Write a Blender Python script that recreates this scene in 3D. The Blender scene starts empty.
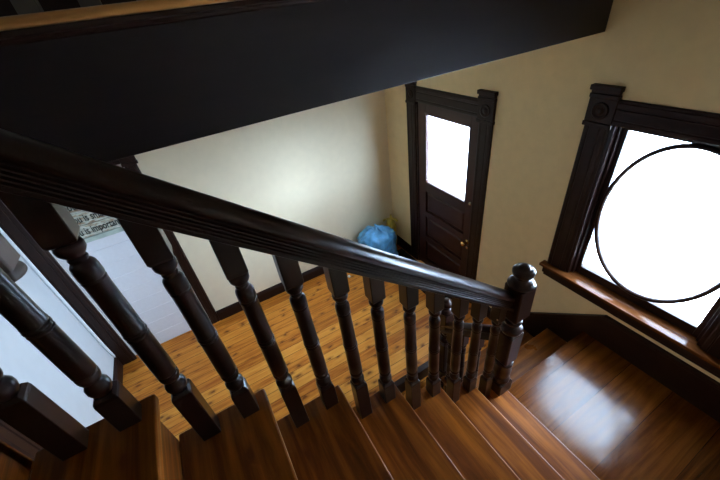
import bpy, bmesh, math, random
from mathutils import Vector, Matrix, noise
random.seed(7)
C = bpy.context.scene.collection
scene = bpy.context.scene
S = 2.1            # metres per unit of the surveyed plan (eye to window wall = 1 unit)
ZF = 1.37          # eye height above the hall floor, in units
def P(x, y, z): return Vector((x*S, y*S, (z+ZF)*S))

# ------------------------------------------------------------------ camera
cd = bpy.data.cameras.new('camera'); cam = bpy.data.objects.new('camera', cd); C.objects.link(cam)
R = ((0.4964185, 0.46098254, -0.73557037), (0.86037889, -0.3739183, 0.34631382), (-0.1153986, -0.80478581, -0.58223961))
right = Vector([r[0] for r in R]); down = Vector([r[1] for r in R]); fwd = Vector([r[2] for r in R])
M = Matrix((right, -down, -fwd)).transposed().to_4x4(); M.translation = P(0, 0, 0)
cam.matrix_world = M
cd.sensor_width = 36; cd.lens = 336.77*36/720; cd.clip_start = 0.02
scene.camera = cam
# ------------------------------------------------------------------ daylight
w = bpy.data.worlds.new('sky'); scene.world = w; w.use_nodes = True
bg = w.node_tree.nodes['Background']; bg.inputs[0].default_value = (0.62, 0.79, 1.0, 1)
_t = w.node_tree; _tc = _t.nodes.new('ShaderNodeTexCoord'); _dot = _t.nodes.new('ShaderNodeVectorMath'); _dot.operation = 'DOT_PRODUCT'
_dot.inputs[1].default_value = Vector((.80, .50, .33)).normalized()      # the brighter side of the overcast sky
_mr = _t.nodes.new('ShaderNodeMapRange'); _mr.interpolation_type = 'SMOOTHSTEP'
_mr.inputs[1].default_value = .0; _mr.inputs[2].default_value = .95; _mr.inputs[3].default_value = 27.; _mr.inputs[4].default_value = 66.
_t.links.new(_tc.outputs['Generated'], _dot.inputs[0]); _t.links.new(_dot.outputs['Value'], _mr.inputs[0]); _t.links.new(_mr.outputs[0], bg.inputs[1])
scene.view_settings.view_transform = 'Standard'; scene.view_settings.look = 'None'
scene.view_settings.exposure = 0.38; scene.view_settings.gamma = 1; scene.view_settings.use_curve_mapping = False
scene.cycles.max_bounces = 16; scene.cycles.diffuse_bounces = 8; scene.cycles.glossy_bounces = 6
scene.cycles.sample_clamp_indirect = 8
def portal(name, loc, rot, sx, sy):
    l = bpy.data.lights.new(name, 'AREA'); l.shape = 'RECTANGLE'; l.size = sx; l.size_y = sy
    l.cycles.is_portal = True
    o = bpy.data.objects.new(name, l); C.objects.link(o); o.location = loc; o.rotation_euler = rot
portal('window_portal', P(-.2725, 1.05, -.585), (-math.pi/2, 0, 0), .33*S, .48*S)
portal('door_glass_portal', P(-1.106, 1.05, -.638), (-math.pi/2, 0, 0), .29*S, .36*S)
portal('fill_window_portal', P(-.9, -1.96, .56), (math.pi/2, 0, 0), .31*S, .39*S)  # portal for the unseen upstairs window added as fill

# ------------------------------------------------------------------ materials
def nt(name):
    m = bpy.data.materials.new(name); m.use_nodes = True
    t = m.node_tree; return m, t, t.nodes['Principled BSDF']
def N(t, kind, **kw):
    n = t.nodes.new(kind)
    for k, v in kw.items():
        if k.startswith('i_'):
            key = k[2:]; key = int(key) if key.isdigit() else key.replace('_', ' ')
            n.inputs[key].default_value = v
        else: setattr(n, k, v)
    return n
def ramp(t, src, stops):
    r = t.nodes.new('ShaderNodeValToRGB'); t.links.new(src, r.inputs[0])
    e = r.color_ramp.elements
    while len(e) < len(stops): e.new(.5)
    for el, (p, c) in zip(e, stops): el.position = p; el.color = (*c, 1) if len(c) == 3 else c
    return r
def mth(t, op, a, b=None, clamp=False):
    n = t.nodes.new('ShaderNodeMath'); n.operation = op; n.use_clamp = clamp
    for i, v in enumerate((a, b)):
        if v is None: continue
        if isinstance(v, (int, float)): n.inputs[i].default_value = v
        else: t.links.new(v, n.inputs[i])
    return n.outputs[0]
def plain(name, col, rough=.5, metal=0., bump=0., bscale=40, coat=0., spec=.5, var=.0):
    m, t, b = nt(name)
    b.inputs['Base Color'].default_value = (*col, 1); b.inputs['Roughness'].default_value = rough
    b.inputs['Metallic'].default_value = metal; b.inputs['Coat Weight'].default_value = coat
    b.inputs['Specular IOR Level'].default_value = spec
    tc = N(t, 'ShaderNodeTexCoord')
    nz = N(t, 'ShaderNodeTexNoise', i_Scale=bscale, i_Detail=4.); t.links.new(tc.outputs['Object'], nz.inputs['Vector'])
    if var:
        mx = ramp(t, nz.outputs['Fac'], [(.3, tuple(c*(1-var) for c in col)), (.7, tuple(min(1, c*(1+var)) for c in col))])
        t.links.new(mx.outputs[0], b.inputs['Base Color'])
    if bump:
        bp = N(t, 'ShaderNodeBump', i_Strength=bump, i_Distance=.002)
        t.links.new(nz.outputs['Fac'], bp.inputs['Height']); t.links.new(bp.outputs[0], b.inputs['Normal'])
    return m
def wood(name, cols, axis, board=None, off=0., rough=(.25, .4), seam=(.022, .008, .003), knots=0., gscale=1., coat=.0, seamw=.012, spec=.35):
    """boards running along axis ('X' or 'Y'); board = board width in metres or None for one piece"""
    m, t, b = nt(name)
    tc = N(t, 'ShaderNodeTexCoord'); sp = N(t, 'ShaderNodeSeparateXYZ'); t.links.new(tc.outputs['Object'], sp.inputs[0])
    al, ac = (sp.outputs[0], sp.outputs[1]) if axis == 'X' else (sp.outputs[1], sp.outputs[0])
    u = mth(t, 'ADD', ac, off)
    if board: u = mth(t, 'DIVIDE', u, board)
    cell = mth(t, 'FLOOR', u) if board else mth(t, 'MULTIPLY', u, 0.)
    wn = N(t, 'ShaderNodeTexWhiteNoise', noise_dimensions='1D'); t.links.new(mth(t, 'ADD', cell, 3.7), wn.inputs['W'])
    v = mth(t, 'ADD', al, mth(t, 'MULTIPLY', wn.outputs['Value'], 9.))
    cb = N(t, 'ShaderNodeCombineXYZ'); t.links.new(mth(t, 'MULTIPLY', v, 1.6*gscale), cb.inputs[0])
    t.links.new(mth(t, 'MULTIPLY', ac, 22.*gscale), cb.inputs[1]); t.links.new(mth(t, 'ADD', mth(t, 'MULTIPLY', sp.outputs[2], 22.), mth(t, 'MULTIPLY', cell, 1.3)), cb.inputs[2])
    g = N(t, 'ShaderNodeTexNoise', i_Scale=1.5, i_Detail=7., i_Roughness=.65, i_Distortion=.6); t.links.new(cb.outputs[0], g.inputs['Vector'])
    f = mth(t, 'ADD', mth(t, 'MULTIPLY', g.outputs['Fac'], .75), mth(t, 'MULTIPLY', wn.outputs['Value'], .25))
    col = ramp(t, f, cols).outputs[0]
    if knots:
        kb = N(t, 'ShaderNodeCombineXYZ'); t.links.new(mth(t, 'MULTIPLY', v, 5.2), kb.inputs[0]); t.links.new(mth(t, 'MULTIPLY', ac, 10.5), kb.inputs[1])
        wob = N(t, 'ShaderNodeTexNoise', i_Scale=16., i_Detail=3.); t.links.new(tc.outputs['Object'], wob.inputs['Vector'])
        va = N(t, 'ShaderNodeVectorMath', operation='SCALE'); va.inputs['Scale'].default_value = .35; t.links.new(wob.outputs['Color'], va.inputs[0])
        vb = N(t, 'ShaderNodeVectorMath', operation='ADD'); t.links.new(va.outputs[0], vb.inputs[0]); t.links.new(kb.outputs[0], vb.inputs[1])
        vo = N(t, 'ShaderNodeTexVoronoi', voronoi_dimensions='2D', i_Scale=1.); t.links.new(vb.outputs[0], vo.inputs['Vector'])
        k = ramp(t, vo.outputs['Distance'], [(.07, (1, 1, 1)), (.14, (.45, .45, .45)), (.30, (0, 0, 0))])
        sel = mth(t, 'GREATER_THAN', N(t, 'ShaderNodeSeparateColor').outputs[0], 0.)
        sc = N(t, 'ShaderNodeSeparateColor'); t.links.new(vo.outputs['Color'], sc.inputs[0])
        sel = mth(t, 'GREATER_THAN', sc.outputs[0], 1-knots)
        mx = N(t, 'ShaderNodeMix', data_type='RGBA'); t.links.new(mth(t, 'MULTIPLY', mth(t, 'MULTIPLY', k.outputs[0], sel), .85), mx.inputs[0])
        t.links.new(col, mx.inputs[6]); mx.inputs[7].default_value = (.10, .024, .006, 1); col = mx.outputs[2]
    hgt = g.outputs['Fac']
    if board:
        fr = mth(t, 'FRACT', u); d = mth(t, 'MINIMUM', fr, mth(t, 'SUBTRACT', 1., fr))
        sm = mth(t, 'LESS_THAN', d, seamw)
        mx = N(t, 'ShaderNodeMix', data_type='RGBA'); t.links.new(sm, mx.inputs[0]); t.links.new(col, mx.inputs[6]); mx.inputs[7].default_value = (*seam, 1)
        col = mx.outputs[2]; hgt = mth(t, 'SUBTRACT', mth(t, 'MULTIPLY', g.outputs['Fac'], .3), sm)
    t.links.new(col, b.inputs['Base Color'])
    wr = N(t, 'ShaderNodeTexNoise', i_Scale=3., i_Detail=5.); t.links.new(tc.outputs['Object'], wr.inputs['Vector'])
    rr = ramp(t, wr.outputs['Fac'], [(.3, (rough[0],)*3), (.7, (rough[1],)*3)]); t.links.new(rr.outputs[0], b.inputs['Roughness'])
    bp = N(t, 'ShaderNodeBump', i_Strength=.12, i_Distance=.003); t.links.new(hgt, bp.inputs['Height']); t.links.new(bp.outputs[0], b.inputs['Normal'])
    b.inputs['Specular IOR Level'].default_value = spec
    b.inputs['Coat Weight'].default_value = coat; b.inputs['Coat Roughness'].default_value = .2
    return m
DARK = plain('dark_stain', (.0170, .0058, .0036), .30, spec=.24, var=.15)
DARKM = plain('dark_trim', (.018, .0066, .0040), .42, bump=.05, bscale=25, spec=.22, var=.15)
FASC = wood('dark_fascia', [(.3, (.0120, .0068, .0062)), (.7, (.0165, .0092, .0080))], 'Y', None, rough=(.42, .5), spec=.2)
WALL = plain('cream_plaster', (.78, .62, .345), .75, bump=.3, bscale=14, var=.03)
WALL2 = plain('pale_plaster', (.76, .655, .46), .75, bump=.3, bscale=14, var=.02)
WALLE = plain('cool_white_paint', (.53, .55, .56), .7, bump=.2, bscale=14, var=.02)
CEIL = plain('ceiling_white', (.7, .66, .56), .8, bump=.2)
HALL = wood('pine_floor', [(.3, (.28, .070, .007)), (.48, (.56, .195, .024)), (.7, (.72, .32, .055))], 'Y', .098, rough=(.35, .5), seam=(.07, .02, .005), knots=.5, seamw=.022, spec=.2)
LAND = wood('landing_boards', [(.32, (.022, .0055, .001)), (.5, (.085, .022, .0025)), (.68, (.17, .054, .008))], 'Y', .1155*S, gscale=.6, off=.0675*S, rough=(.12, .22), knots=.3, coat=.0, seamw=.006, spec=.34)
TREAD = wood('tread_wood', [(.34, (.026, .0050, .0006)), (.5, (.130, .032, .0028)), (.64, (.28, .085, .009))], 'X', None, gscale=.55, rough=(.28, .45), knots=.22, coat=.0, spec=.2)
TREAD2 = wood('lower_tread_wood', [(.34, (.028, .006, .001)), (.5, (.12, .032, .0035)), (.66, (.24, .080, .010))], 'Y', None, gscale=.6, rough=(.25, .45), coat=.0)
SILL = wood('sill_wood', [(.25, (.06, .018, .005)), (.75, (.15, .05, .014))], 'X', None, rough=(.10, .18), coat=.0, spec=.16)
NOSE = wood('orange_nosing', [(.25, (.34, .13, .03)), (.75, (.60, .28, .08))], 'Y', None, rough=(.25, .4), coat=.3)
DOORW = wood('mahogany_door', [(.25, (.022, .0055, .0035)), (.75, (.048, .012, .007))], 'X', None, rough=(.4, .5))
DOORC = plain('brown_casing', (.035, .018, .013), .45, bump=.05, spec=.3, var=.15)
LITBROWN = plain('lit_brown_paint', (.075, .050, .040), .5, spec=.3)  # brown lightened to paint in the light falling on the gallery newel
LITBAL = plain('window_lit_baluster', (.12, .115, .125), .4, spec=.4)  # dark gallery balusters greyed: window light on their faces put into the colour
WHITE = plain('white_paint', (.80, .81, .84), .5, bump=.1, var=.02)
BRASS = plain('brass', (.78, .55, .22), .22, metal=1.)
STEEL = plain('nickel', (.7, .66, .58), .25, metal=1.)
CABLE = plain('white_cable', (.75, .78, .80), .4)
SIDING = plain('white_siding', (.82, .84, .86), .7)
SNOW = plain('pale_ground', (.8, .82, .85), .9, var=.05)
INK = plain('dark_ink', (.02, .025, .02), .6)
PLUG = plain('wood_filler', (.45, .35, .2), .6)
BLUEB = plain('blue_film', (.11, .36, .64), .28, bump=.6, bscale=18, var=.25)
YELB = plain('yellow_film', (.70, .55, .10), .35, bump=.5, bscale=18, var=.15)
def glassmat():
    m = bpy.data.materials.new('window_glass'); m.use_nodes = True; t = m.node_tree; t.nodes.clear()
    o = N(t, 'ShaderNodeOutputMaterial'); tr = N(t, 'ShaderNodeBsdfTransparent'); gl = N(t, 'ShaderNodeBsdfGlossy', i_Roughness=.02)
    tr.inputs[0].default_value = (.96, .98, 1, 1)
    fr = N(t, 'ShaderNodeFresnel', i_IOR=1.45); mx = N(t, 'ShaderNodeMixShader')
    t.links.new(mth(t, 'MULTIPLY', fr.outputs[0], .6), mx.inputs[0]); t.links.new(tr.outputs[0], mx.inputs[1]); t.links.new(gl.outputs[0], mx.inputs[2]); t.links.new(mx.outputs[0], o.inputs[0])
    return m
GLASS = glassmat()
def signmat():
    m, t, b = nt('weathered_plank'); tc = N(t, 'ShaderNodeTexCoord'); mp = N(t, 'ShaderNodeMapping'); mp.inputs['Scale'].default_value = (10, 10, 38)
    t.links.new(tc.outputs['Object'], mp.inputs[0]); nz = N(t, 'ShaderNodeTexNoise', i_Scale=1.1, i_Detail=6., i_Roughness=.7); t.links.new(mp.outputs[0], nz.inputs['Vector'])
    r = ramp(t, nz.outputs['Fac'], [(.34, (.10, .045, .022)), (.42, (.40, .28, .17)), (.5, (.50, .55, .45)), (.62, (.75, .72, .62))])
    t.links.new(r.outputs[0], b.inputs['Base Color']); b.inputs['Roughness'].default_value = .7
    return m
SIGN = signmat()
TEAL = plain('pale_teal_wash', (.42, .50, .44), .6, var=.25, bscale=12)

# ------------------------------------------------------------------ mesh helpers
class MB:
    def __init__(s): s.bm = bmesh.new()
    def box(s, x0, x1, y0, y1, z0, z1):
        vs = [s.bm.verts.new(P(x, y, z)) for x in (x0, x1) for y in (y0, y1) for z in (z0, z1)]
        for f in ((0,1,3,2), (4,6,7,5), (0,4,5,1), (2,3,7,6), (0,2,6,4), (1,5,7,3)): s.bm.faces.new([vs[i] for i in f])
        return s
    def prism(s, pts, a, b, smooth=False):
        """closed outline pts (3D units) swept from offset vector a to offset vector b"""
        A = [s.bm.verts.new(P(*(Vector(p)+Vector(a)))) for p in pts]; B = [s.bm.verts.new(P(*(Vector(p)+Vector(b)))) for p in pts]
        n = len(pts); fs = [s.bm.faces.new(A), s.bm.faces.new(B[::-1])]
        for i in range(n):
            f = s.bm.faces.new((A[i], B[i], B[(i+1) % n], A[(i+1) % n])); f.smooth = smooth
        return s
    def lathe(s, cx, cy, prof, seg=20, c='Z', smooth=True):
        """prof = [(position along axis, radius)] in units"""
        rings = []
        for z, r in prof:
            ring = []
            for i in range(seg):
                a = 2*math.pi*i/seg; u, v = r*math.cos(a), r*math.sin(a)
                ring.append(s.bm.verts.new(P(cx+u, cy+v, z) if c == 'Z' else P(cx+u, z, cy+v)))
            rings.append(ring)
        for A, B in zip(rings, rings[1:]):
            for i in range(seg):
                f = s.bm.faces.new((A[i], A[(i+1) % seg], B[(i+1) % seg], B[i])); f.smooth = smooth
        s.bm.faces.new(rings[0][::-1]); s.bm.faces.new(rings[-1])
        return s
    def sqprof(s, cx, cy, prof, ch=.2):
        """square post with chamfered corners: prof = [(z, half)]"""
        rings = []
        for z, h in prof:
            k = h*(1-ch); q = [(h, -k), (h, k), (k, h), (-k, h), (-h, k), (-h, -k), (-k, -h), (k, -h)]
            rings.append([s.bm.verts.new(P(cx+u, cy+v, z)) for u, v in q])
        for A, B in zip(rings, rings[1:]):
            for i in range(8): s.bm.faces.new((A[i], A[(i+1) % 8], B[(i+1) % 8], B[i]))
        s.bm.faces.new(rings[0][::-1]); s.bm.faces.new(rings[-1])
        return s
    def torus_ellipse(s, cx, cy, cz, rx, rz, w, d, seg=72):
        rings = []
        for i in range(seg):
            a = 2*math.pi*i/seg; c, q = math.cos(a), math.sin(a); ring = []
            for j in range(8):
                b = 2*math.pi*j/8; o = w*math.cos(b)
                ring.append(s.bm.verts.new(P(cx+(rx+o)*c, cy+d*math.sin(b), cz+(rz+o)*q)))
            rings.append(ring)
        for i in range(seg):
            A, B = rings[i], rings[(i+1) % seg]
            for j in range(8):
                f = s.bm.faces.new((A[j], A[(j+1) % 8], B[(j+1) % 8], B[j])); f.smooth = True
        return s
    def tube(s, pts, r, seg=8):
        rings = []
        for i, p in enumerate(pts):
            a = Vector(pts[max(i-1, 0)]); b = Vector(pts[min(i+1, len(pts)-1)]); d = (b-a).normalized()
            u = d.cross(Vector((.3, .9, .2))).normalized(); v = d.cross(u)
            rings.append([s.bm.verts.new(P(*(Vector(p)+u*r*math.cos(2*math.pi*k/seg)+v*r*math.sin(2*math.pi*k/seg)))) for k in range(seg)])
        for A, B in zip(rings, rings[1:]):
            for k in range(seg):
                f = s.bm.faces.new((A[k], A[(k+1) % seg], B[(k+1) % seg], B[k])); f.smooth = True
        s.bm.faces.new(rings[0][::-1]); s.bm.faces.new(rings[-1])
        return s
    def build(s, name, mat, parent=None, bevel=0., kind=None, origin=None, segs=2):
        bmesh.ops.recalc_face_normals(s.bm, faces=s.bm.faces)
        me = bpy.data.meshes.new(name)
        o = bpy.data.objects.new(name, me); C.objects.link(o)
        base = Vector((0, 0, 0))
        if parent is not None: base = parent.matrix_basis.translation if parent.parent is None else base
        if origin is not None:
            base = P(*origin)
        off = base if (parent is None or parent.parent is None) else Vector((0, 0, 0))
        if parent is not None and parent.parent is not None:
            off = parent['_base'] if '_base' in parent else Vector((0, 0, 0)); off = Vector(off)
        if parent is None and origin is None: off = Vector((0, 0, 0))
        bmesh.ops.translate(s.bm, verts=s.bm.verts, vec=-off)
        s.bm.to_mesh(me); s.bm.free(); me.materials.append(mat)
        if parent is None: o.location = off
        else: o.parent = parent
        o['_base'] = tuple(off)
        if bevel:
            m = o.modifiers.new('bevel', 'BEVEL'); m.width = bevel; m.segments = segs; m.limit_method = 'ANGLE'; m.angle_limit = math.radians(40); m.harden_normals = False
        if kind: o['kind'] = kind
        return o
def thing(name, loc, label, cat, group=None):
    o = bpy.data.objects.new(name, None); C.objects.link(o); o.location = P(*loc); o.empty_display_size = .1
    o['label'] = label; o['category'] = cat
    if group: o['group'] = group
    return o
def root(name, loc):
    o = bpy.data.objects.new(name, None); C.objects.link(o); o.location = P(*loc); o['kind'] = 'structure'; return o

# ------------------------------------------------------------------ plan (units)
XL, XR = -1.575, .14            # hall left wall, stair right wall
YW, YE, YB = 1.0, -.69, -1.9    # window wall, hall end wall, back wall upstairs
ZH, ZU, ZC = -1.37, .020, 1.22  # hall floor, upper floor, upper ceiling
ZS = -.138                      # hall ceiling (underside of upper floor)
ZL, RI, GO, Y0, Z0 = -1.065, .0986, .1153, .543, -.966
XT = -.355                      # outer end of the treads
T = .07

# ------------------------------------------------------------------ room shell
MB().box(XL-.1, XR+.1, YB-.1, 1.08, ZH-.05, ZH).build('floor', HALL, kind='structure')
# window wall with the door and window openings
DX0, DX1, DZ = -1.311, -.898, -.410
WX0, WX1, WZ0, WZ1 = -.470, -.075, -.874, -.335
b = MB()
b.box(XL-T, DX0, YW, YW+T, ZH, ZC).box(DX0, DX1, YW, YW+T, DZ, ZC).box(DX1, WX0, YW, YW+T, ZH, ZC)
b.box(WX0, WX1, YW, YW+T, WZ1, ZC).box(WX0, WX1, YW, YW+T, ZH, WZ0).box(WX1, XR+T, YW, YW+T, ZH, ZC)
b.build('wall_front', WALL, kind='structure')
# left wall with a doorway
LY0, LY1, LZ = -.628, -.222, -.410
b = MB().box(XL-T, XL, YB-T, LY0, ZH, ZC).box(XL-T, XL, LY0, LY1, LZ, ZC).box(XL-T, XL, LY1, YW, ZH, ZC)
b.build('wall_left', WALL2, kind='structure')
MB().box(XR, XR+T, YB-T, YW, ZH, ZC).build('wall_right', WALL2, kind='structure')
MB().box(XL, XT+.02, YE-.04, YE, ZH, ZS).build('wall_end', WALLE, kind='structure')
# upstairs back wall with an opening for the added fill window
UX0, UX1, UZ0, UZ1 = -1.05, -.75, .37, .75
b = MB().box(XL, UX0, YB-T, YB, ZH, ZC).box(UX1, XR, YB-T, YB, ZH, ZC).box(UX0, UX1, YB-T, YB, ZH, UZ0).box(UX0, UX1, YB-T, YB, UZ1, ZC)
b.build('wall_back', WALL2, kind='structure')
MB().box(XL-T, XR+T, YB-T, YW+T, ZC, ZC+.04).build('ceiling', CEIL, kind='structure')
MB().box(XL, -.560, YE+.02, YW, ZS+.001, ZU-.006).box(XL, XR, YB, YE+.02, ZS+.001, ZU-.006).build('floor_upper', LAND, kind='structure')
MB().box(XL, -.560, YE, YW, ZS-.004, ZS).build('ceiling_hall', CEIL, kind='structure')
# dark fascia below the edge of the upper floor, moulding and orange nosing above it
MB().box(-.560, -.547, YE+.02, YW, ZS-.002, .010).build('trim_1', FASC, kind='structure', bevel=.003)
def sweepY(prof, y0, y1, name, mat, **k):
    return MB().prism([(x, 0, z) for x, z in prof], (0, y0, 0), (0, y1, 0), smooth=k.pop('smooth', False)).build(name, mat, **k)
sweepY([(-.56, .0005), (-.546, .0005), (-.543, .0025), (-.5415, .0060), (-.537, .0078), (-.537, .0135), (-.56, .0135)], YE+.02, YW, 'trim_2', DARK, kind='structure', bevel=.001)
nose = [(-.60, .0140)] + [(-.534+.0056*math.cos(a), .0196+.0056*math.sin(a)) for a in [math.radians(-90+18*i) for i in range(11)]] + [(-.60, .0252)]
sweepY(nose, YE+.02, YW, 'trim_3', NOSE, kind='structure', smooth=True)
# landing and stairwell floor
b = MB().box(-.344, XR, Y0-.014, YW, ZL-.016, ZL)
b.build('floor_landing', LAND, kind='structure', bevel=.004)
MB().box(-.326, XR, Y0-.005, YW-.012, ZH, ZL-.018).build('wall_under_landing', DARKM, kind='structure')
MB().box(XT+.014, XT+.026, YE, .50, ZH, -1.12).build('wall_spandrel', DARKM, kind='structure')

# ------------------------------------------------------------------ baseboards
ZB = -1.302
def base_prof(h):  # (out, z)
    return [(0, ZH), (.010, ZH), (.010, ZH+h*.78), (.0075, ZH+h*.84), (.007, ZH+h*.93), (.003, ZH+h), (0, ZH+h)]
def bboard_x(name, x0, x1, y, sgn):
    MB().prism([(0, y+sgn*o, z) for o, z in base_prof(.068)], (x0, 0, 0), (x1, 0, 0)).build(name, DARKM, kind='structure')
def bboard_y(name, y0, y1, x, sgn):
    MB().prism([(x+sgn*o, 0, z) for o, z in base_prof(.068)], (0, y0, 0), (0, y1, 0)).build(name, DARKM, kind='structure')
bboard_y('baseboard_left', -.187, YW, XL, 1)
bboard_x('baseboard_end', XL, -.962, YE, 1)
bboard_x('baseboard_front', XL+.011, -1.377, YW, -1)
bboard_x('baseboard_front', -.852, -.705, YW, -1)
MB().prism([(XL+o, 0, .0195+z) for o, z in ((0, 0), (.010, 0), (.010, .10), (.006, .115), (0, .125))], (0, YB, 0), (0, YW, 0)).build('baseboard_upper', DARKM, kind='structure')
# tall skirting along the landing, running down beside the lower flight
def skirt(o, dz):
    top = [(XR, -.946-dz), (-.301, -.946-dz), (-.712, -1.297-dz)]
    bot = [(-.712, ZH), (XR, ZH)]
    return [(x, YW-o, z) for x, z in top+bot]
MB().prism(skirt(.0, .0), (0, -.010, 0), (0, 0, 0)).build('baseboard_landing', DARKM, kind='structure', bevel=.002)
MB().prism([(XR, 0, -.945), (-.302, 0, -.945), (-.713, 0, -1.296), (-.713, 0, -1.310), (-.299, 0, -.958), (XR, 0, -.958)], (0, YW-.0145, 0), (0, YW, 0)).build('trim_4', DARKM, kind='structure', bevel=.003)
# dark kerb on the hall floor beside the foot of the stairs
MB().box(-.688, -.662, -.62, .60, ZH, -1.305).build('trim_5', DARK, kind='structure', bevel=.006)

# ------------------------------------------------------------------ door and window casings
def flutes(w):
    """cross-section (across, out) of a moulded casing w units wide"""
    o = .009
    return [(0, 0), (0, o*.8), (.05*w, o), (.16*w, o), (.18*w, o*.82), (.22*w, o*.82), (.24*w, o), (.62*w, o), (.64*w, o*.82), (.68*w, o*.82), (.70*w, o*.95), (.86*w, o*.95), (.90*w, o*.75), (.97*w, o*.7), (w, o*.5), (w, 0)]
    return [(0, 0), (0, o*.7), (.05*w, o), (.20*w, o), (.23*w, o*.6), (.30*w, o*.6), (.33*w, o*1.15), (.42*w, o*1.15), (.44*w, o*.7), (.56*w, o*.7), (.58*w, o*1.15), (.67*w, o*1.15), (.70*w, o*.6), (.77*w, o*.6), (.80*w, o), (.95*w, o), (w, o*.7), (w, 0)]
def casing_v(x0, x1, z0, z1, name, parent):
    MB().prism([(x0+u, YW-o, 0) for u, o in flutes(x1-x0)], (0, 0, z0), (0, 0, z1)).build(name, DARKM, parent)
def casing_h(x0, x1, z0, z1, name, parent):
    MB().prism([(0, YW-o, z0+u) for u, o in flutes(z1-z0)], (x0, 0, 0), (x1, 0, 0)).build(name, DARKM, parent)
def corner_block(x0, x1, z0, z1, parent, along='X', plane=YW, s=-1):
    """rosette block with a stepped cornice; plane is the wall face, s the side the room is on"""
    b = MB(); h = z1-z0; cap = .30*h
    def bx(e, d, za, zb):
        if along == 'X': b.box(x0-e, x1+e, min(plane, plane+s*d), max(plane, plane+s*d), za, zb)
        else: b.box(min(plane, plane+s*d), max(plane, plane+s*d), x0-e, x1+e, za, zb)
    bx(0, .012, z0+.012, z1-cap); bx(.002, .0145, z0, z0+.012)
    bx(.001, .015, z1-cap, z1-cap*.66); bx(-.0005, .013, z1-cap*.66, z1-cap*.4); bx(.0025, .019, z1-cap*.4, z1)
    o = b.build('corner_block', DARKM, parent, bevel=.003)
    if along == 'X':
        cx = (x0+x1)/2; cz = (z0+.012+z1-cap)/2; r = (x1-x0)*.30; d = .012; c = MB()
        seg = 24; prof = [(r, d), (r, d+.003), (r*.86, d+.0045), (r*.72, d+.0015), (r*.5, d+.001), (r*.38, d+.0035), (r*.2, d+.005), (r*.02, d+.005)]
        c.lathe(cx, cz, [(plane-q, rr) for rr, q in prof], seg, 'Y'); c.build('rosette', DARKM, o)
    return o

# --- front door
d1 = root('door_1', (-1.105, YW, ZH))
casing_v(-1.376, -1.311, ZH, -.430, 'casing', d1)
casing_v(-.917, -.853, ZH, -.430, 'casing', d1)
casing_h(-1.304, -.925, -.418, -.352, 'casing', d1)
corner_block(-1.373, -1.303, -.432, -.330, d1); corner_block(-.926, -.850, -.432, -.318, d1)
MB().box(DX0, -1.303, YW, YW+.05, ZH, DZ).box(-.906, DX1, YW, YW+.05, ZH, DZ).box(DX0, DX1, YW, YW+.05, -.418, DZ).build('jamb', DARKM, d1, bevel=.001)
GX0, GX1, GZ0, GZ1 = -1.247, -.965, -.812, -.463
YD = YW+.004; YD2 = YD+.020
slab = MB()
sx0, sx1 = -1.302, -.907
slab.box(sx0, GX0, YD, YD2, ZH+.004, -.419).box(GX1, sx1, YD, YD2, ZH+.004, -.419)
rails = [(-.463, -.419), (-.863, -.812), (-1.020, -.985), (-1.185, -1.149), (ZH+.004, -1.318)]
for a, c in rails: slab.box(GX0, GX1, YD, YD2, a, c)
sl = slab.build('door_slab', DOORW, d1, bevel=.003)
for a, c in ((-.985, -.863), (-1.149, -1.020), (-1.318, -1.185)):
    p = MB().box(GX0, GX1, YD+.010, YD2-.002, a, c)
    m_ = .016; x0, x1, z0, z1 = GX0+m_, GX1-m_, a+m_, c-m_
    vs = [p.bm.verts.new(P(*q)) for q in ((x0-.008, YD+.010, z0-.008), (x1+.008, YD+.010, z0-.008), (x1+.008, YD+.010, z1+.008), (x0-.008, YD+.010, z1+.008), (x0, YD+.005, z0), (x1, YD+.005, z0), (x1, YD+.005, z1), (x0, YD+.005, z1))]
    for f in ((0, 1, 5, 4), (1, 2, 6, 5), (2, 3, 7, 6), (3, 0, 4, 7), (4, 5, 6, 7)): p.bm.faces.new([vs[i] for i in f])
    p.build('door_panel', DOORW, sl)
fr = MB()
for a in ((GX0, GX0+.006, GZ0, GZ1), (GX1-.006, GX1, GZ0, GZ1), (GX0, GX1, GZ0, GZ0+.006), (GX0, GX1, GZ1-.006, GZ1)): fr.box(a[0], a[1], YD-.002, YD+.012, a[2], a[3])
fr.build('glass_bead', DOORW, sl, bevel=.002)
MB().box(GX0, GX1, YD+.010, YD+.012, GZ0, GZ1).build('glass_pane', GLASS, sl)
kx, kz = -.934, -1.012
k = MB().lathe(kx, kz, [(YD, .011), (YD-.002, .0125), (YD-.004, .009), (YD-.005, .005), (YD-.018, .005), (YD-.021, .010), (YD-.027, .0135), (YD-.033, .012), (YD-.037, .004)], 20, 'Y').build('door_knob', BRASS, d1)
MB().lathe(kx+.002, kz-.034, [(YD, .0075), (YD-.002, .0075), (YD-.003, .005)], 16, 'Y').build('keyhole_cover', STEEL, d1)
MB().lathe(-.931, -.797, [(YD, .009), (YD-.004, .010), (YD-.007, .008), (YD-.012, .004)], 18, 'Y').build('deadbolt', STEEL, d1)

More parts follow.
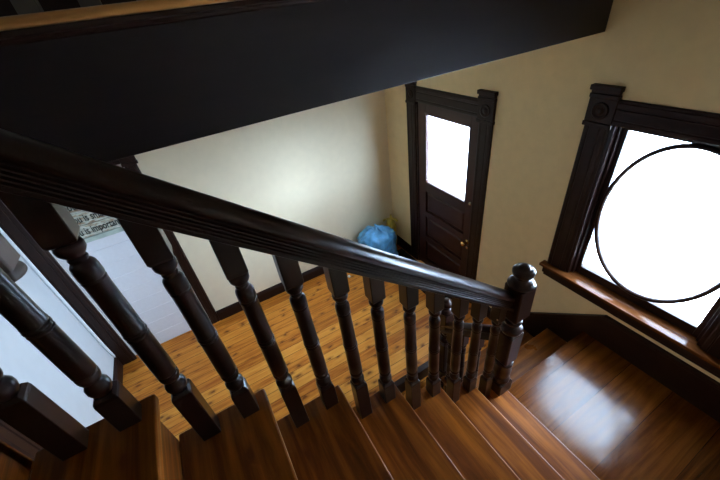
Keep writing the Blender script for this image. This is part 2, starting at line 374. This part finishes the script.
# --- landing window
w1 = root('window_1', (-.2725, YW, -.88))
casing_v(-.533, -.466, -.876, -.345, 'casing', w1); casing_v(-.079, -.012, -.876, -.345, 'casing', w1)
casing_h(-.465, -.080, -.350, -.287, 'casing', w1)
corner_block(-.536, -.464, -.362, -.256, w1); corner_block(-.081, -.009, -.362, -.256, w1)
b = MB()
for x0, x1, z0, z1 in ((WX0, -.456, -.868, WZ1), (-.089, WX1, -.868, WZ1), (WX0, WX1, -.349, WZ1)): b.box(x0, x1, YW-.002, YW+T-.005, z0, z1)
for x0, x1, z0, z1 in ((-.456, -.448, -.868, -.349), (-.097, -.089, -.868, -.349), (-.456, -.089, -.357, -.349)): b.box(x0, x1, YW+.012, YW+T-.005, z0, z1)
b.build('window_frame', DARK, w1, bevel=.002)
b = MB(); gx0, gx1, gz0, gz1 = -.435, -.110, -.838, -.366
for x0, x1, z0, z1 in ((-.448, gx0, -.868, -.357), (gx1, -.097, -.868, -.357), (gx0, gx1, -.868, gz0), (gx0, gx1, gz1, -.357)): b.box(x0, x1, YW+.024, YW+.042, z0, z1)
sash = b.build('sash', DARK, w1, bevel=.003)
MB().box(gx0, gx1, YW+.032, YW+.034, gz0, gz1).build('glass_pane', GLASS, sash)
MB().torus_ellipse(-.2725, YW+.024, -.602, .1625, .2330, .0064, .009).build('oval_muntin', DARK, sash)
st = MB().box(-.549, .004, YW-.030, YW, -.880, -.868).box(WX0, WX1, YW-.001, YW+.045, -.880, -.8682).build('window_stool', SILL, w1, bevel=.006, segs=3)
MB().box(-.540, -.005, YW-.016, YW, -.912, -.880).box(-.536, -.009, YW-.010, YW, -.925, -.912).build('apron', DARKM, w1, bevel=.003)

# --- left-wall doorway: dark casing round a white planked door
d2 = root('door_2', (XL, (LY0+LY1)/2, ZH))
def casing_vl(y0, y1, z0, z1, name, k=1.):
    MB().prism([(XL+o*k, y0+u, 0) for u, o in flutes(y1-y0)], (0, 0, z0), (0, 0, z1)).build(name, DARKM, d2)
casing_vl(-.232, -.188, ZH, -.430, 'casing'); casing_vl(-.686, -.616, ZH, -.430, 'casing', 1.5)
MB().prism([(XL+o, 0, -.418+u) for u, o in flutes(.066)], (0, -.628, 0), (0, -.232, 0)).build('casing', DARKM, d2)
corner_block(-.236, -.182, -.432, -.322, d2, 'Y', XL, 1); corner_block(-.688, -.626, -.432, -.322, d2, 'Y', XL, 1)
b = MB(); z = ZH+.003; hb = .078
while z < -.42:
    z1 = min(z+hb, -.412); b.box(XL-.030, XL-.016, LY0+.002, LY1-.002, z, z1-.0007); z += hb
b.build('door_boards', WHITE, d2, bevel=.002)
MB().box(XL-.034, XL-.030, LY0, LY1, ZH, LZ).build('door_back', WHITE, d2)

# --- dark door in the end wall
d3 = root('door_3', (-.65, YE, ZH))
for x0, x1 in ((-.962, -.838), (-.462, -.395)):
    MB().prism([(x0+u, YE+o*1.6, 0) for u, o in flutes(x1-x0)], (0, 0, ZH), (0, 0, -.430)).build('casing', DARKM, d3)
MB().prism([(0, YE+o*1.4, -.430+u) for u, o in flutes(.07)], (-.962, 0, 0), (-.395, 0, 0)).build('casing', DARKM, d3)
d3s = MB().box(-.838, -.462, YE, YE+.004, ZH+.004, -.430)
for a in ((-.838, -.790, ZH+.004, -.43), (-.51, -.462, ZH+.004, -.43), (-.79, -.51, ZH+.004, -1.29), (-.79, -.51, -.96, -.90), (-.79, -.51, -.48, -.43)): d3s.box(a[0], a[1], YE+.004, YE+.009, a[2], a[3])
d3s.build('door_slab', DARKM, d3, bevel=.002)

# ------------------------------------------------------------------ unseen upstairs window, added to let in fill light
w2 = root('added_fill_window', ((UX0+UX1)/2, YB, UZ0))
b = MB()
for x0, x1, z0, z1 in ((UX0-.06, UX0, UZ0-.06, UZ1+.06), (UX1, UX1+.06, UZ0-.06, UZ1+.06), (UX0, UX1, UZ1, UZ1+.06), (UX0, UX1, UZ0-.06, UZ0)): b.box(x0, x1, YB, YB+.012, z0, z1)
b.build('casing', DARKM, w2, bevel=.003)
b = MB()
for x0, x1, z0, z1 in ((UX0, UX0+.02, UZ0, UZ1), (UX1-.02, UX1, UZ0, UZ1), (UX0, UX1, UZ0, UZ0+.02), (UX0, UX1, UZ1-.02, UZ1), (UX0, UX1, .55, .57)): b.box(x0, x1, YB-.04, YB-.02, z0, z1)
b.build('sash', DARKM, w2, bevel=.003)
MB().box(UX0, UX1, YB-.031, YB-.029, UZ0, UZ1).build('glass_pane', GLASS, w2)

# ------------------------------------------------------------------ outside
MB().box(-14, 14, 1.09, 16, -1.60, -1.55).build('ground', SNOW, kind='structure')

# ------------------------------------------------------------------ upper flight
stair = thing('staircase', (-.1, 0, ZL), 'brown wooden staircase with worn nosings rising from the landing past the camera', 'stairs')
th = .014; NK = 10
for kk in range(NK):
    yn = Y0-kk*GO; zt = Z0+kk*RI
    t_ = MB().box(XT, XR-.001, yn-GO-.012, yn, zt-th, zt).build('tread', TREAD, stair, bevel=.006, segs=3)
    MB().box(XT+.010, XR-.001, yn-.020, yn-.012, zt-RI, zt-th).build('riser', TREAD, stair)
    MB().box(XT+.005, XT+.012, yn-GO+.002, yn-.006, zt-th-.008, zt-th).build('cove_moulding', TREAD, t_, bevel=.003)
pts = []
for kk in range(NK):
    yn = Y0-kk*GO; zt = Z0+kk*RI; pts += [(yn-.012, zt-RI-(0 if kk else .0)), (yn-.012, zt-th)]
yl = Y0-NK*GO; pts += [(yl-.012, Z0+(NK-1)*RI-th), (yl-.012, Z0+(NK-1)*RI-.24), (Y0-.012, ZL-.13)]
MB().prism([(0, y, z) for y, z in pts], (XT+.012, 0, 0), (XT+.022, 0, 0)).build('stringer', TREAD, stair)

# ------------------------------------------------------------------ lower flight
lstair = thing('staircase', (-.46, .77, ZH), 'short brown flight of steps descending from the landing along the window wall', 'stairs')
YO = .545
for kk, (xn, zt, x1) in enumerate(((-.346, ZL, -.30), (-.462, -1.1655, -.340), (-.578, -1.266, -.456))):
    if kk: t_ = MB().box(xn, x1, YO-.008, YW-.010, zt-th, zt).build('tread', TREAD2, lstair, bevel=.006, segs=3)
    zb = ZH if kk == 2 else zt-.1005
    MB().box(xn+.012, xn+.018, YO, YW-.010, zb, zt-(th if kk else .017)).build('riser', TREAD2, lstair)
MB().prism([(x, 0, z) for x, z in ((-.334, ZH), (-.566, ZH), (-.566, -1.280), (-.450, -1.280), (-.450, -1.180), (-.334, -1.180))], (0, YO+.002, 0), (0, YO+.012, 0)).build('stringer', DARKM, lstair)

# ------------------------------------------------------------------ turned balusters
XB = -.3345
def turned(b, cx, cy, z0, L=.214, k=1.):
    """turned shaft from z0 upwards"""
    pr = [(0, .0085), (.003, .0104), (.008, .0118), (.013, .0115), (.017, .0090), (.019, .0076), (.021, .0078), (.0225, .0100), (.026, .0110), (.031, .0112),
          (.032, .0102), (.033, .0102), (.034, .0112), (.060, .0111), (.095, .0108), (.097, .0113), (.0985, .0098), (.1, .0113), (.103, .0115), (.1045, .0098), (.106, .0112), (.108, .0106),
          (.150, .0102), (.172, .0102), (.1735, .0108), (.175, .0094), (.1765, .0108), (.186, .0108), (.190, .0102), (.1925, .0086), (.194, .0068), (.1955, .0078), (.1975, .0080), (.199, .0066),
          (.2015, .0090), (.205, .0112), (.209, .0116), (.212, .0108), (.214, .0085)]
    b.lathe(cx, cy, [(z0+p*L/.214, r*k) for p, r in pr], 20)
def rail_bottom(y): return -.1875-.855*y
def make_baluster(parent, cx, cy, z0, zr, slope=0., axis='Y', Lb=None):
    """square foot, turned shaft, square head cut to the rail"""
    h = .0121; top = .051; L = .2270
    zt0 = zr-top-L          # foot top
    b = MB().sqprof(cx, cy, [(z0, h), (zt0-.008, h), (zt0-.004, h*.95), (zt0, h*.72)], .06)
    turned(b, cx, cy, zt0, L, 1.03)
    b.sqprof(cx, cy, [(zt0+L-.001, h*.60), (zt0+L+.001, h*.90), (zt0+L+.004, h), (zr+.010, h)], .06)
    return b.build('baluster', DARK, parent, bevel=.0015, segs=1)
railing = thing('stair_railing', (XB, 0, Z0), 'dark turned baluster railing with broad moulded handrail beside the upper flight', 'railing')
for kk in range(NK-1):
    for f in ((.55,), (.13, .63), (.19, .69))[kk] if kk < 3 else (.235, .725):
        y = Y0-(kk+f)*GO
        make_baluster(railing, XB, y, Z0+kk*RI, rail_bottom(y))
def rail_profile():
    """(across, up) in units, perpendicular to the run"""
    right = [(.0165, 0), (.0182, .0010), (.0182, .0046)]
    for i in range(4):
        w0 = .0178-i*.0015; z0 = .0050+i*.0033
        right += [(w0, z0), (w0+.0016, z0+.0004), (w0+.0014, z0+.0016), (w0-.0012, z0+.0027)]
    right += [(.0112, .0184)]
    for q in range(14):
        an = math.radians(-46+132*q/13); right.append((.0160*math.cos(an), .0272+.0110*math.sin(an)))
    right += [(0, .0383)]
    left = [(-x, y) for x, y in reversed(right[:-1])]
    return right+left
def handrail(axis, c, a, b_, zf, parent):
    """axis 'Y' or 'X'; c = fixed coordinate; runs from a to b_, bottom height zf(t)"""
    bm_ = MB(); s_ = math.cos(math.atan(.855)); prof = rail_profile(); A = []; B = []
    for t, L_ in ((a, A), (b_, B)):
        for u, v in prof:
            dz = v/s_
            p = P(c+u, t, zf(t)+dz) if axis == 'Y' else P(t, c+u, zf(t)+dz)
            L_.append(bm_.bm.verts.new(p))
    n = len(prof)
    for i in range(n):
        f = bm_.bm.faces.new((A[i], B[i], B[(i+1) % n], A[(i+1) % n])); f.smooth = (prof[i][1] > .0177 and prof[(i+1) % n][1] > .0177)
    bm_.bm.faces.new(A); bm_.bm.faces.new(B[::-1])
    o = bm_.build('handrail', DARK, parent)
    return o
handrail('Y', XB, -.64, .515, rail_bottom, railing)
def newel(parent, cx, cy, zbase, ztop, k=1.):
    """ztop = top of the square block"""
    h = .0240*k
    b = MB()
    b.sqprof(cx, cy, [(zbase, h), (zbase+.040, h), (zbase+.046, h*.8)], .08)
    b.lathe(cx, cy, [(zbase+.044, h*.85), (zbase+.048, h*1.02), (zbase+.054, h*1.05), (zbase+.060, h*.9), (zbase+.064, h*.80), (zbase+.075, h*.92), (zbase+.095, h*.97), (zbase+.118, h*.92), (zbase+.122, h*1.0), (zbase+.127, h*1.0), (zbase+.130, h*.85)], 24)
    zm = ztop-.118
    b.sqprof(cx, cy, [(zbase+.128, h*.62), (zbase+.142, h*.90), (zm-.044, h*.96), (zm-.036, h*.75)], .12)
    b.lathe(cx, cy, [(zm-.038, h*.8), (zm-.034, h*1.05), (zm-.026, h*1.12), (zm-.019, h*.98), (zm-.014, h*.66), (zm-.008, h*.62), (zm-.004, h*.86), (zm+.002, h*.9), (zm+.006, h*.7)], 24)
    b.sqprof(cx, cy, [(zm+.004, h*.62), (zm+.022, h), (ztop, h)], .08)
    o = b.build('newel_post', DARK, parent, bevel=.002, segs=2)
    f = MB().lathe(cx, cy, [(ztop, h*1.05), (ztop+.002, h*1.20), (ztop+.005, h*1.24), (ztop+.008, h*1.18), (ztop+.009, h*1.05), (ztop+.014, h*1.0), (ztop+.017, h*.82), (ztop+.019, h*.60), (ztop+.024, h*.56), (ztop+.028, h*.70), (ztop+.031, h*.90), (ztop+.036, h*.99), (ztop+.042, h*.99), (ztop+.046, h*.86), (ztop+.048, h*.68), (ztop+.0495, h*.52), (ztop+.053, h*.46), (ztop+.0555, h*.34), (ztop+.0565, h*.12)], 24)
    f.build('finial', DARK, o)
    return o
newel(railing, -.328, .531, Z0, -.557)
newel(railing, XB, -.62, ZU, .46)
MB().lathe(XB+.0135, -rail_bottom(0)*0-.622, [(.462, .002), (.4605, .002)], 10, 'Y').build('wood_plug', PLUG, railing)

# lower railing
lrail = thing('stair_railing', (-.46, .557, ZH), 'short dark railing with ball-topped newel post at the foot of the lower steps', 'railing')
newel(lrail, -.592, .566, ZH, -.905, .90)
lz = lambda x: -1.005+.866*(x+.59)
handrail('X', .560, -.590, -.350, lz, lrail)
for x, z in ((-.555, -1.266), (-.500, -1.266), (-.440, -1.1655), (-.385, -1.1655)):
    make_baluster(lrail, x, .560, z, lz(x))

# gallery railing on the edge of the upper floor
gal = thing('gallery_railing', (-.58, 0, ZU), 'dark gallery balusters standing on the orange nosing of the upper floor', 'railing')
gy = -.090-.059*2
# gallery newel with a turned drop hanging below the fascia
b = MB().sqprof(-.562, -.280, [(-.236, .020), (-.242, .0225), (.420, .0225), (.428, .020)], .10)
b.lathe(-.562, -.280, [(-.236, .017), (-.241, .0215), (-.247, .0255), (-.253, .0265), (-.258, .0245), (-.261, .018), (-.264, .008)], 24)
nd = b.build('newel_post', LITBROWN, gal, bevel=.003)
MB().lathe(-.562, -.280, [(.428, .022), (.433, .028), (.438, .027), (.442, .016), (.448, .013), (.456, .024), (.466, .027), (.478, .022), (.486, .008)], 24).build('finial', DOORC, nd)
while gy < .97:
    b = MB().sqprof(-.572, gy, [(.0252, .0105), (.115, .0105), (.120, .008)], .06); turned(b, -.572, gy, .120)
    b.sqprof(-.572, gy, [(.333, .008), (.338, .0105), (.405, .0105)], .06).build('baluster', LITBAL, gal, bevel=.0015, segs=1); gy += .059
handrail('Y', -.572, -.62, .999, lambda y: .400, gal)

# ------------------------------------------------------------------ sign on the white door
sg = thing('plank_sign', (XL-.014, -.44, -.70), 'weathered teal and brown plank sign with dark handwriting on the white planked door', 'sign')
rows = [('You is kind', -.560, -.503), ('You is smart', -.615, -.562), ('You is important', -.670, -.617)]
for i, (txt, za, zb) in enumerate(rows):
    pl = MB().box(XL-.0155, XL-.0095, -.555, -.320, za, zb).build('plank', SIGN, sg, bevel=.002)
    cu = bpy.data.curves.new('text', 'FONT'); cu.body = txt; cu.align_x = 'CENTER'; cu.align_y = 'CENTER'; cu.size = .066; cu.extrude = .0008; cu.offset = .0012
    tmp = bpy.data.objects.new('text', cu); C.objects.link(tmp)
    bpy.context.view_layer.update()
    me = bpy.data.meshes.new_from_object(tmp.evaluated_get(bpy.context.evaluated_depsgraph_get()))
    bpy.data.objects.remove(tmp)
    ce = P(XL-.0091, -.4375, (za+zb)/2)
    # text x runs along +Y when read from the room (+X side), text y runs up
    wscale = .85
    me.transform(Matrix(((0, 0, 1, 0), (wscale, 0, 0, 0), (0, 1.45, 0, 0), (0, 0, 0, 1))))
    me.transform(Matrix.Translation(ce-Vector(pl['_base'])))
    me.materials.clear(); me.materials.append(INK)
    lo = bpy.data.objects.new('lettering', me); C.objects.link(lo); lo.parent = pl
MB().box(XL-.0155, XL-.0085, -.555, -.320, -.693, -.672).build('bottom_batten', TEAL, sg, bevel=.002)
MB().box(XL-.0160, XL-.0150, -.50, -.48, -.693, -.503).box(XL-.0160, XL-.0150, -.40, -.38, -.693, -.503).build('back_brace', TREAD2, sg)

# ------------------------------------------------------------------ cable beside the end-wall corner
pts = [(XL+.014, YE+.004, z) for z in (-.15, -.5, -.9, -1.20)] + [(XL+.014, YE+.004, -1.24), (XL+.012, YE+.006, -1.27), (XL+.008, YE+.009, -1.292), (XL+.004, YE+.0115, -1.301)]
pts = [(-1.556, YE+.0045, -.15), (-1.556, YE+.0045, -.6), (-1.556, YE+.0045, -1.0), (-1.556, YE+.0045, -1.20), (-1.558, YE+.0045, -1.25), (-1.562, YE+.0045, -1.28), (-1.568, YE+.0045, -1.298)]
cb = MB().tube([(x+.001, y+.002, z) for x, y, z in pts], .0062).build('cable', CABLE)
cb['label'] = 'white cable running down the end wall beside the broad dark casing'; cb['category'] = 'cable'

# ------------------------------------------------------------------ bags in the corner
def bag(name, cx, cy, rx, ry, h, mat, label, seed, lean=0.):
    t = thing(name, (cx, cy, ZH), label, 'bag')
    b = MB(); bmesh.ops.create_icosphere(b.bm, subdivisions=5, radius=1)
    for v in b.bm.verts:
        d = v.co.normalized(); z = (d.z+1)/2
        prof = 1.0 if z < .62 else max(.16, 1-((z-.62)/.38)**2.2*.8)
        ang = math.atan2(d.y, d.x)
        fold = .05*math.sin(ang*9+seed+3*z)*max(0, z-.3)+.035*math.sin(ang*17+seed*2)*max(0, z-.5)
        n = noise.noise(d*2.3+Vector((seed, 0, 0)))*.16+noise.ridged_multi_fractal(d*3.2+Vector((0, seed, 0)), 1., 2.2, 4, 1., 1.)*.075
        hor = math.sqrt(max(0, 1-d.z**2)); flat = min(1, hor*1.55)
        r = (flat*prof if z > .05 else hor)*(1+fold+n-.07)
        q = Vector((math.cos(ang)*r*rx, math.sin(ang)*r*ry, max(0, z*h*(1+n*.4)))); q.x += lean*z*z
        v.co = P(cx+q.x, cy+q.y, ZH+q.z)
    for f in b.bm.faces: f.smooth = True
    b.build('bag_body', mat, t)
    k = MB()
    for a0 in (.4, 2.6, 4.4):
        ps = [(cx+lean+math.cos(a0)*.006, cy+math.sin(a0)*.006, ZH+h*.96), (cx+lean+math.cos(a0)*.016, cy+math.sin(a0)*.02, ZH+h*1.0), (cx+lean+math.cos(a0)*.034, cy+math.sin(a0)*.036, ZH+h*.99), (cx+lean+math.cos(a0)*.05, cy+math.sin(a0)*.05, ZH+h*.95)]
        k.tube(ps, .0065, 6)
    k.build('tie_ends', mat, t)
    return t
bag('plastic_bag', -1.452, .792, .096, .124, .262, BLUEB, 'bulging blue plastic bag on the floor in the hall corner', 1.3)
bag('plastic_bag', -1.532, .955, .034, .032, .222, YELB, 'small yellow plastic bag tucked between the blue bag and the corner', 4.1, .0)

mt = MB().box(-1.470, -.870, .845, .986, ZH, ZH+.003).build('doormat', plain('black_rubber', (.008, .007, .007), .8, bump=.6, bscale=160, spec=.2), bevel=.002)
mt['label'] = 'black mat lying on the hall floor in front of the glazed door'; mt['category'] = 'mat'
# small crumpled scrap on the hall floor
b = MB(); bmesh.ops.create_icosphere(b.bm, subdivisions=3, radius=1)
for v in b.bm.verts:
    d = v.co.normalized(); r = 1+noise.noise(d*2.5)*.5; v.co = P(-1.438+d.x*r*.009, .569+d.y*r*.008, ZH+.0075+max(-.0075, d.z*r*.007))
o = b.build('paper_scrap', WHITE); o['label'] = 'small crumpled pale scrap on the hall floor near the left wall'; o['category'] = 'scrap'

for o in bpy.data.objects:
    if '_base' in o: del o['_base']
